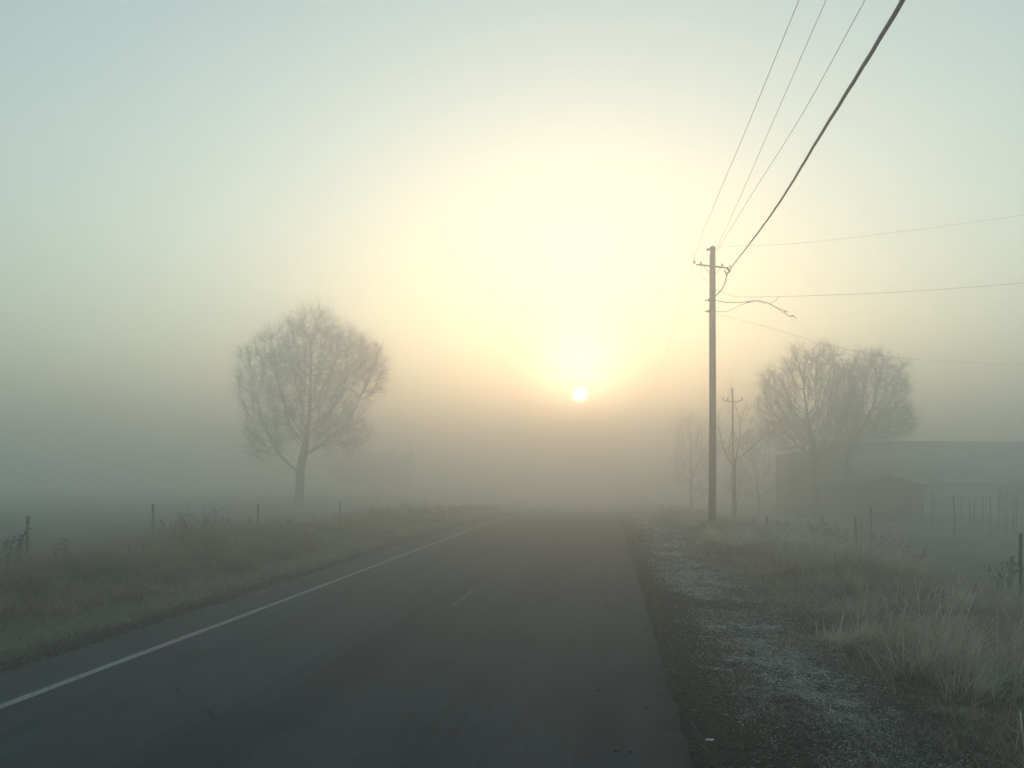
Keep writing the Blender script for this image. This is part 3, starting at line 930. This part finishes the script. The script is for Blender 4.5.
def utility_pole():
    root = empty('utility_pole', (PX, PY, pz0))
    H = W(712, 247, PD)[2] - pz0; dx = 0.0
    Z = lambda py: W(712, py, PD)[2] - pz0
    s = MB(); n = 16; pts = []; rs = []
    for k in range(n + 1):
        t = k / n; pts.append((.012 * math.sin(t * 5) + .045 * t, .01 * math.cos(t * 4), -.6 + (H + .6) * t)); rs.append(.185 - .055 * t)
    pts.append((.045, 0, H + .03)); rs.append(.07)
    s.tube(pts, rs, 16); s.build('shaft', M['polewood'], root, True)
    # the right vector of the picture plane, expressed in the world
    ux, uy = math.cos(TH), math.sin(TH)
    def L(px, py, dep=0.):
        c = (px - 712.6) / F * PD
        return np.array((c * ux - dep * uy, c * uy + dep * ux, Z(py)))
    a = MB().tube([L(696, 265.5, -.16), L(712, 267, -.17), L(728.5, 269, -.16)], [.035, .045, .035], 6)
    ca = a.build('crossarm', M['timber'], root)
    MB().tube([L(703, 266.5, -.18), L(712, 278, -.19)], .014, 5).build('brace', M['rust'], root)
    MB().tube([L(721, 268, -.18), L(712.5, 278, -.19)], .014, 5).build('brace', M['rust'], root)
    for px, py, up in ((694.5, 265.5, 1), (700.5, 266, 1), (722, 268, 1)):
        q = L(px, py, -.16); i = MB()
        for z, r in ((.03, .012), (.05, .045), (.08, .03), (.11, .055), (.14, .03), (.17, .05), (.20, .02)):
            pass
        i.tube([q + (0, 0, z) for z in (.02, .05, .07, .10, .12, .15, .18)], [.012, .045, .028, .055, .028, .045, .015], 8)
        i.build('insulator', M['glassy'], root, True)
    # the cluster that anchors the heavy cable
    i = MB()
    i.tube([L(726, 268.5, -.16), L(729.5, 272, -.2), L(725.5, 275.5, -.2)], [.05, .065, .045], 8)
    i.tube([L(729, 266, -.16), L(731, 270, -.16)], .025, 6)
    i.tube([L(724, 271, -.16), L(727, 277, -.18)], .035, 6)
    i.build('clamp', M['cable'], root)
    for py in (249.5,):
        MB().box(L(709.2, py, 0), (.20, .12, .10), TH, .02).build('bracket', M['rust'], root)
    for py, r in ((300, .185), (311, .187)):
        b_ = MB().tube([L(712.2, py + .9), L(712.2, py - .9)], r, 16); b_.tube([L(708, py), L(705.6, py + .5)], .03, 6)
        b_.build('band', M['rust'], root)
    # drop wires that belong to the pole
    MB().tube([L(726.5, 275, -.2), L(725, 283, -.2), L(721, 291, -.2), L(713.5, 298.5, -.2)], .028, 6).build('jumper', M['cable'], root)
    MB().tube([L(692.8, 255, -.16), L(693.2, 260, -.16), L(694, 265, -.16)], .012, 5).build('jumper', M['wire'], root)
    MB().tube([L(704, 258, -.16), L(701, 266, -.16), L(700, 274, -.16), L(704, 279, -.16), L(708.5, 285, -.16)], .010, 5).build('jumper', M['wire'], root)
    MB().tube([L(709.4, 255, -.1), L(709.2, 350, -.14), L(709, 519, -.18)], .009, 5).build('ground_wire', M['wire'], root)
    tag(root, 'tall brown wooden utility pole with a short crossarm, nearest the road', 'utility pole')


utility_pole()


def spline(P, n=14):
    P = [np.asarray(p, float) for p in P]; P = [2 * P[0] - P[1]] + P + [2 * P[-1] - P[-2]]; out = []
    for i in range(1, len(P) - 2):
        for k in range(n):
            t = k / n
            out.append(.5 * ((2 * P[i]) + (-P[i - 1] + P[i + 1]) * t + (2 * P[i - 1] - 5 * P[i] + 4 * P[i + 1] - P[i + 2]) * t ** 2
                             + (-P[i - 1] + 3 * P[i] - 3 * P[i + 1] + P[i + 2]) * t ** 3))
    out.append(P[-2]); return np.array(out)


def wire(pts, r, label, mat='wire', name='power_line', wob=0., n=14, group=None, sides=6):
    q = spline(pts, n)
    if wob:
        s = np.arange(len(q)); q = q + np.stack((np.sin(s * 1.9) * wob, 0 * s, np.cos(s * 1.9) * wob), 1)
    c = q[0].copy()
    o = MB().tube(q - c, r, sides, False).build(name, M[mat], None, True); o.location = c
    tag(o, label, 'cable' if mat == 'cable' else 'wire', group)
    return o


G3 = 'thin wires running overhead to the utility pole'
# (px, py, distance) measured along each wire, then carried on behind the camera and up the road
def lead(P, r, label, mat='wire', name='power_line', sag=0., ahead=None, wob=0., group=None):
    pts = [W(*p) for p in P]
    d = pts[-1] - pts[-2]; d = d / np.linalg.norm(d)
    q0 = pts[-1]; st = np.linalg.norm(pts[-1] - pts[-2])
    for k in (1, 2.2, 3.6, 5):
        e_ = q0 + d * st * k; e_[2] = q0[2] + d[2] * st * (k - .12 * k * k); pts.append(e_)
    if ahead is not None:
        s = pts[0]; m = s + np.array((.3, 34., -1.6)); e_ = s + np.array((.6, 70., -.3))
        pts = [e_, m] + pts
    wire(pts, r, label, mat, name, wob, group=group)


lead([(694.3, 259, 38), (713, 208, 30), (745, 132, 23.3), (799, 0, 17.3)], .0085, 'leftmost of the three thin wires crossing the upper sky', ahead=1, group=G3)
lead([(716.5, 249, 38), (737, 204, 31), (772, 124, 23.5), (826, 0, 17.6)], .008, 'middle one of the three thin wires crossing the upper sky', group=G3)
lead([(717, 251, 38), (752, 194, 30), (800, 118, 23.3), (865, 0, 17.2)], .0095, 'thin wire running closest alongside the heavy black cable', group=G3)
lead([(728.5, 271, 38), (768, 219, 19.2), (823, 131, 10.7), (903, 0, 6.5)], .023, 'heavy black cable sweeping from upper right down to the utility pole', 'cable', 'overhead_cable', wob=.0022)
# lines going off to the right
wire([W(718, 247, 38), W(800, 243, 37), (W(905, 231, 36)), W(1024, 215, 34), W(1180, 190, 32)], .006, 'highest of the faint wires leading right from the utility pole')
wire([W(714, 289, 38), W(728, 294, 38), W(752, 297, 38), W(880, 293, 37), W(1024, 283, 36), W(1200, 268, 34)], .009, 'faint wire leading right, just above the tangled loose cable')
wire([W(714, 313, 38), W(770, 328, 40), W(830, 345, 42), W(890, 357, 44), W(960, 362, 45), W(1024, 364, 46), W(1200, 362, 48)], .006, 'lowest faint wire sagging right above the bare trees')


def loose():
    c = W(714, 300, 38.0)
    root = empty('loose_cable', tuple(c))
    def P(*a): return spline([W(x, y, 38 + k) - c for x, y, k in a], 8)
    MB().tube(P((714, 300, 0), (727, 302.5, -.3), (745, 302, -.6), (757, 300.5, -.8), (770, 304, -1), (783, 312, -1.1), (790, 316.5, -1.1), (794, 316, -1.1), (796.5, 319, -1.1)), .017, 5, False).build('strand', M['cable'], root)
    MB().tube(P((714, 311.5, 0), (728, 311, -.3), (742, 304.5, -.6), (756, 301.5, -.8), (766, 304, -1)), .012, 5, False).build('strand', M['wire'], root)
    MB().tube(P((768, 304, -1), (775, 301, -1), (779, 296.5, -1)), .011, 5, False).build('strand', M['wire'], root)
    MB().tube(P((770, 304.5, -1), (778, 308, -1), (787, 311.5, -1)), .013, 5, False).build('strand', M['wire'], root)
    for x, y in ((748.5, 302), (786, 311.5), (793, 315.8)):
        q = W(x, y, 37.1) - c
        MB().tube([q - (.07, 0, -.01), q, q + (.07, 0, -.02)], [.02, .035, .02], 6).build('splice', M['cable'], root)
    tag(root, 'tangled loose cable bundle drooping right from the pole, with knotted ends', 'cable')


loose()


def small_pole():
    d = 60.0; p = W(733, 505, d); z0 = gz(p); root = empty('utility_pole', (p[0], p[1], z0))
    Z = lambda y: W(733, y, d)[2] - z0
    ux, uy = math.cos(TH), math.sin(TH)
    L = lambda px, py: np.array(((px - 733) / F * d * ux, (px - 733) / F * d * uy, Z(py)))
    MB().tube([(0, 0, -.3), L(733, 450), L(732.6, 388)], [.085, .07, .055], 9).build('shaft', M['polewood'], root, True)
    MB().tube([L(723.5, 400), L(728, 401.5), L(733, 402), L(738, 401.5), L(742, 399.5)], [.04, .05, .055, .05, .04], 6).build('crossarm', M['timber'], root)
    for px, py in ((723, 400), (727.5, 400.5), (742, 399.5)):
        q = L(px, py); MB().tube([q, q + (0, 0, .08), q + (0, 0, .14), q + (0, 0, .22)], [.02, .055, .05, .015], 8).build('insulator', M['glassy'], root, True)
    tag(root, 'small thin pole with a crossarm, faint in fog behind the sapling', 'utility pole')


small_pole()
d = 125.0; p = W(411, 500, d); z0 = gz(p); root = empty('slender_mast', (p[0], p[1], z0))
MB().tube([(0, 0, -.2), (0, 0, 4), (.02, 0, W(411, 432, d)[2] - z0)], [.12, .1, .07], 8).build('shaft', M['polewood'], root, True)
MB().box((0, 0, W(411, 440, d)[2] - z0), (.9, .08, .08), TH).build('crossbar', M['timber'], root)
tag(root, 'very faint slender mast at the right end of the farmhouse', 'mast')


# ------------------------------------------------------------------ buildings
def gable(root, w, dep, eave, ridge, wall, roof, over=.35, axis_='x', th=.12, x0=0.):
    """walls w x dep with the ridge along x (axis_ 'x') or y; front face on y=0, building behind it"""
    s = MB(); a, b_ = -w / 2 + x0, w / 2 + x0; zb = -.6
    if axis_ == 'x':
        v = [(a, 0, zb), (b_, 0, zb), (b_, dep, zb), (a, dep, zb), (a, 0, eave), (b_, 0, eave), (b_, dep, eave), (a, dep, eave), (a, dep / 2, ridge - .02), (b_, dep / 2, ridge - .02)]
        f = [(0, 1, 5, 4), (2, 3, 7, 6), (1, 2, 6, 5), (3, 0, 4, 7), (5, 6, 9), (7, 4, 8)]
    else:
        v = [(a, 0, zb), (b_, 0, zb), (b_, dep, zb), (a, dep, zb), (a, 0, eave), (b_, 0, eave), (b_, dep, eave), (a, dep, eave), (x0, 0, ridge - .02), (x0, dep, ridge - .02)]
        f = [(0, 1, 5, 4), (2, 3, 7, 6), (1, 2, 6, 5), (3, 0, 4, 7), (4, 5, 8), (6, 7, 9)]
    s.add(v, f); wl = s.build('wall', wall, root)
    r = MB()
    for sgn in (0, 1):
        if axis_ == 'x':
            half = dep / 2; sl = (ridge - eave) / half; o = over; y_out = -o if sgn == 0 else dep + o; zo = eave - sl * o
            q = [(a - o, y_out, zo), (b_ + o, y_out, zo), (b_ + o, half, ridge), (a - o, half, ridge)]
        else:
            half = w / 2; sl = (ridge - eave) / half; o = over; xo = a - o if sgn == 0 else b_ + o; zo = eave - sl * o
            q = [(xo, -o, zo), (xo, dep + o, zo), (x0, dep + o, ridge), (x0, -o, ridge)]
        q = np.array(q); q2 = q + np.array((0, 0, th)); q = q + np.array((0, 0, .012))
        r.add(np.concatenate((q, q2)), [(0, 1, 2, 3), (4, 7, 6, 5), (0, 4, 5, 1), (1, 5, 6, 2), (2, 6, 7, 3), (3, 7, 4, 0)])
    rf = r.build('roof', roof, root)
    cap = MB()
    if axis_ == 'x': cap.tube([(a - over, dep / 2, ridge + th), (b_ + over, dep / 2, ridge + th)], .09, 8)
    else: cap.tube([(x0, -over, ridge + th), (x0, dep + over, ridge + th)], .07, 8)
    cap.build('ridge_cap', roof, rf)
    return wl, rf


def opening(root, x, z, w, h, kind='window', y=-.02, n=2):
    fr = MB()
    for c, sz in (((x, y, z + h / 2), (w + .12, .08, .08)), ((x, y, z - h / 2), (w + .12, .08, .08)), ((x - w / 2, y, z), (.08, .078, h)), ((x + w / 2, y, z), (.08, .078, h))):
        fr.box(c, sz)
    if kind == 'window':
        o = MB().box((x, y + .03, z), (w - .02, .03, h - .02)).build('window', M['glass'], root)
        fr.box((x, y, z), (.04, .05, h - .1)); fr.build('frame', M['white'], o)
    else:
        o = MB().box((x, y + .03, z), (w - .02, .05, h - .02)).build('door', M['darkwall'] if kind == 'door' else M['dark'], root)  # a doorway is a solid panel with its inner darkness painted on
        fr.build('frame', M['timber'], o)
        MB().tube([(x - w * .36, y - .03, z), (x - w * .36, y - .03, z + .18)], .02, 6).build('handle', M['rust'], o)
    return o


bd = 68.0; p = W(968, 518, bd); bz = gz(p)
root = empty('barn', (p[0], p[1], bz), TH)
x_l = (846 - 968) / F * bd; x_r = (1130 - 968) / F * bd; bw = x_r - x_l; bx = (x_l + x_r) / 2
dpt = 13.0
ridge = CAM_Z + (HOR - 442) / F * (bd + dpt / 2) - bz - .12; eave = CAM_Z + (HOR - 482) / F * bd - bz
gable(root, bw, dpt, eave, ridge, M['palewall'], M['roofmetal'], .45, x0=bx)
MB().box((bx, -.47, eave - .2), (bw + .9, .04, .16)).build('fascia', M['timber'], root)
opening(root, (1013 - 968) / F * bd, 1.15, 2.6, 2.2, 'doorway')
for px in (932, 1000, 1045): MB().box(((px - 968) / F * bd, -.42, eave / 2 - .25), (.14, .14, eave + .3)).build('support', M['timber'], root)
tag(root, 'long low barn with a grey metal roof and pale front wall', 'barn')

p = W(825, 518, 70); bz = gz(p); root = empty('outbuilding', (p[0], p[1], bz), TH)
w_ = (853 - 797) / F * 70
gable(root, w_, 5.6, CAM_Z + (HOR - 455) / F * 70 - bz, CAM_Z + (HOR - 450) / F * 70 - bz, M['darkwall'], M['darkroof'], .12, 'y')
opening(root, -.7, 1.05, 1.0, 2.1, 'door')
tag(root, 'boxy dark outbuilding joined to the left end of the barn', 'building')

p = W(889, 522, 56); bz = gz(p); root = empty('shed', (p[0], p[1], bz), TH)
gable(root, 4.9, 6.0, CAM_Z + (HOR - 485.5) / F * 56 - bz, CAM_Z + (HOR - 477) / F * 56 - bz, M['darkwall'], M['darkroof'], .3, 'y', .09)
opening(root, .2, .98, 2.4, 1.95, 'doorway')
tag(root, 'low dark shed with a shallow peaked roof in front of the barn', 'shed')

p = W(370, 500, 140); bz = gz(p); root = empty('farmhouse', (p[0], p[1], bz), TH)
gable(root, 78 / F * 140, 9.0, CAM_Z + (HOR - 473) / F * 140 - bz, CAM_Z + (HOR - 453) / F * 144 - bz, M['greywall'], M['darkroof'], .4)
opening(root, -3.6, 1.6, 2.2, 1.8); opening(root, 1.0, 1.1, 1.1, 2.1, 'door'); opening(root, 4.2, 1.7, 1.6, 1.5)
MB().box((3.4, 4.7, CAM_Z + (HOR - 450) / F * 144 - bz), (.9, .9, 1.4), 0, .03).build('chimney', M['greywall'], root)
tag(root, 'ghostly low farmhouse almost lost in fog right of the large tree', 'house')

# a scrap on the shoulder
q = W(708, 743, 6.64); zz = gz(q)
s = MB(); r_ = random.Random(2)
vv = [(r_.uniform(-.03, .03) + (i - 1) * .028, r_.uniform(-.01, .01) + (j - .5) * .035, .006 + r_.uniform(0, .014)) for j in range(2) for i in range(3)]
vv = vv + [(a, b_, c - .004) for a, b_, c in vv]
s.add(vv, [(0, 1, 4, 3), (1, 2, 5, 4), (6, 9, 10, 7), (7, 10, 11, 8), (0, 3, 9, 6), (2, 8, 11, 5), (0, 6, 7, 1), (1, 7, 8, 2), (3, 4, 10, 9), (4, 5, 11, 10)])
o = s.build('foil_scrap', M['scrap']); o.location = (q[0], q[1], zz + .004)
tag(o, 'tiny crumpled pale scrap lying on the dark shoulder near the asphalt edge', 'scrap')

# ------------------------------------------------------------------ render settings
sc.view_settings.view_transform = 'Standard'; sc.view_settings.look = 'None'
sc.view_settings.exposure = 1.17; sc.view_settings.gamma = 1.0; sc.view_settings.use_curve_mapping = False
cy = sc.cycles
cy.volume_bounces = 4; cy.max_bounces = 8; cy.diffuse_bounces = 3; cy.glossy_bounces = 2; cy.transmission_bounces = 3; cy.transparent_max_bounces = 8
cy.use_denoising = True
try:
    cy.denoiser = 'OPENIMAGEDENOISE'; cy.denoising_input_passes = 'RGB_ALBEDO_NORMAL'
except Exception:
    pass
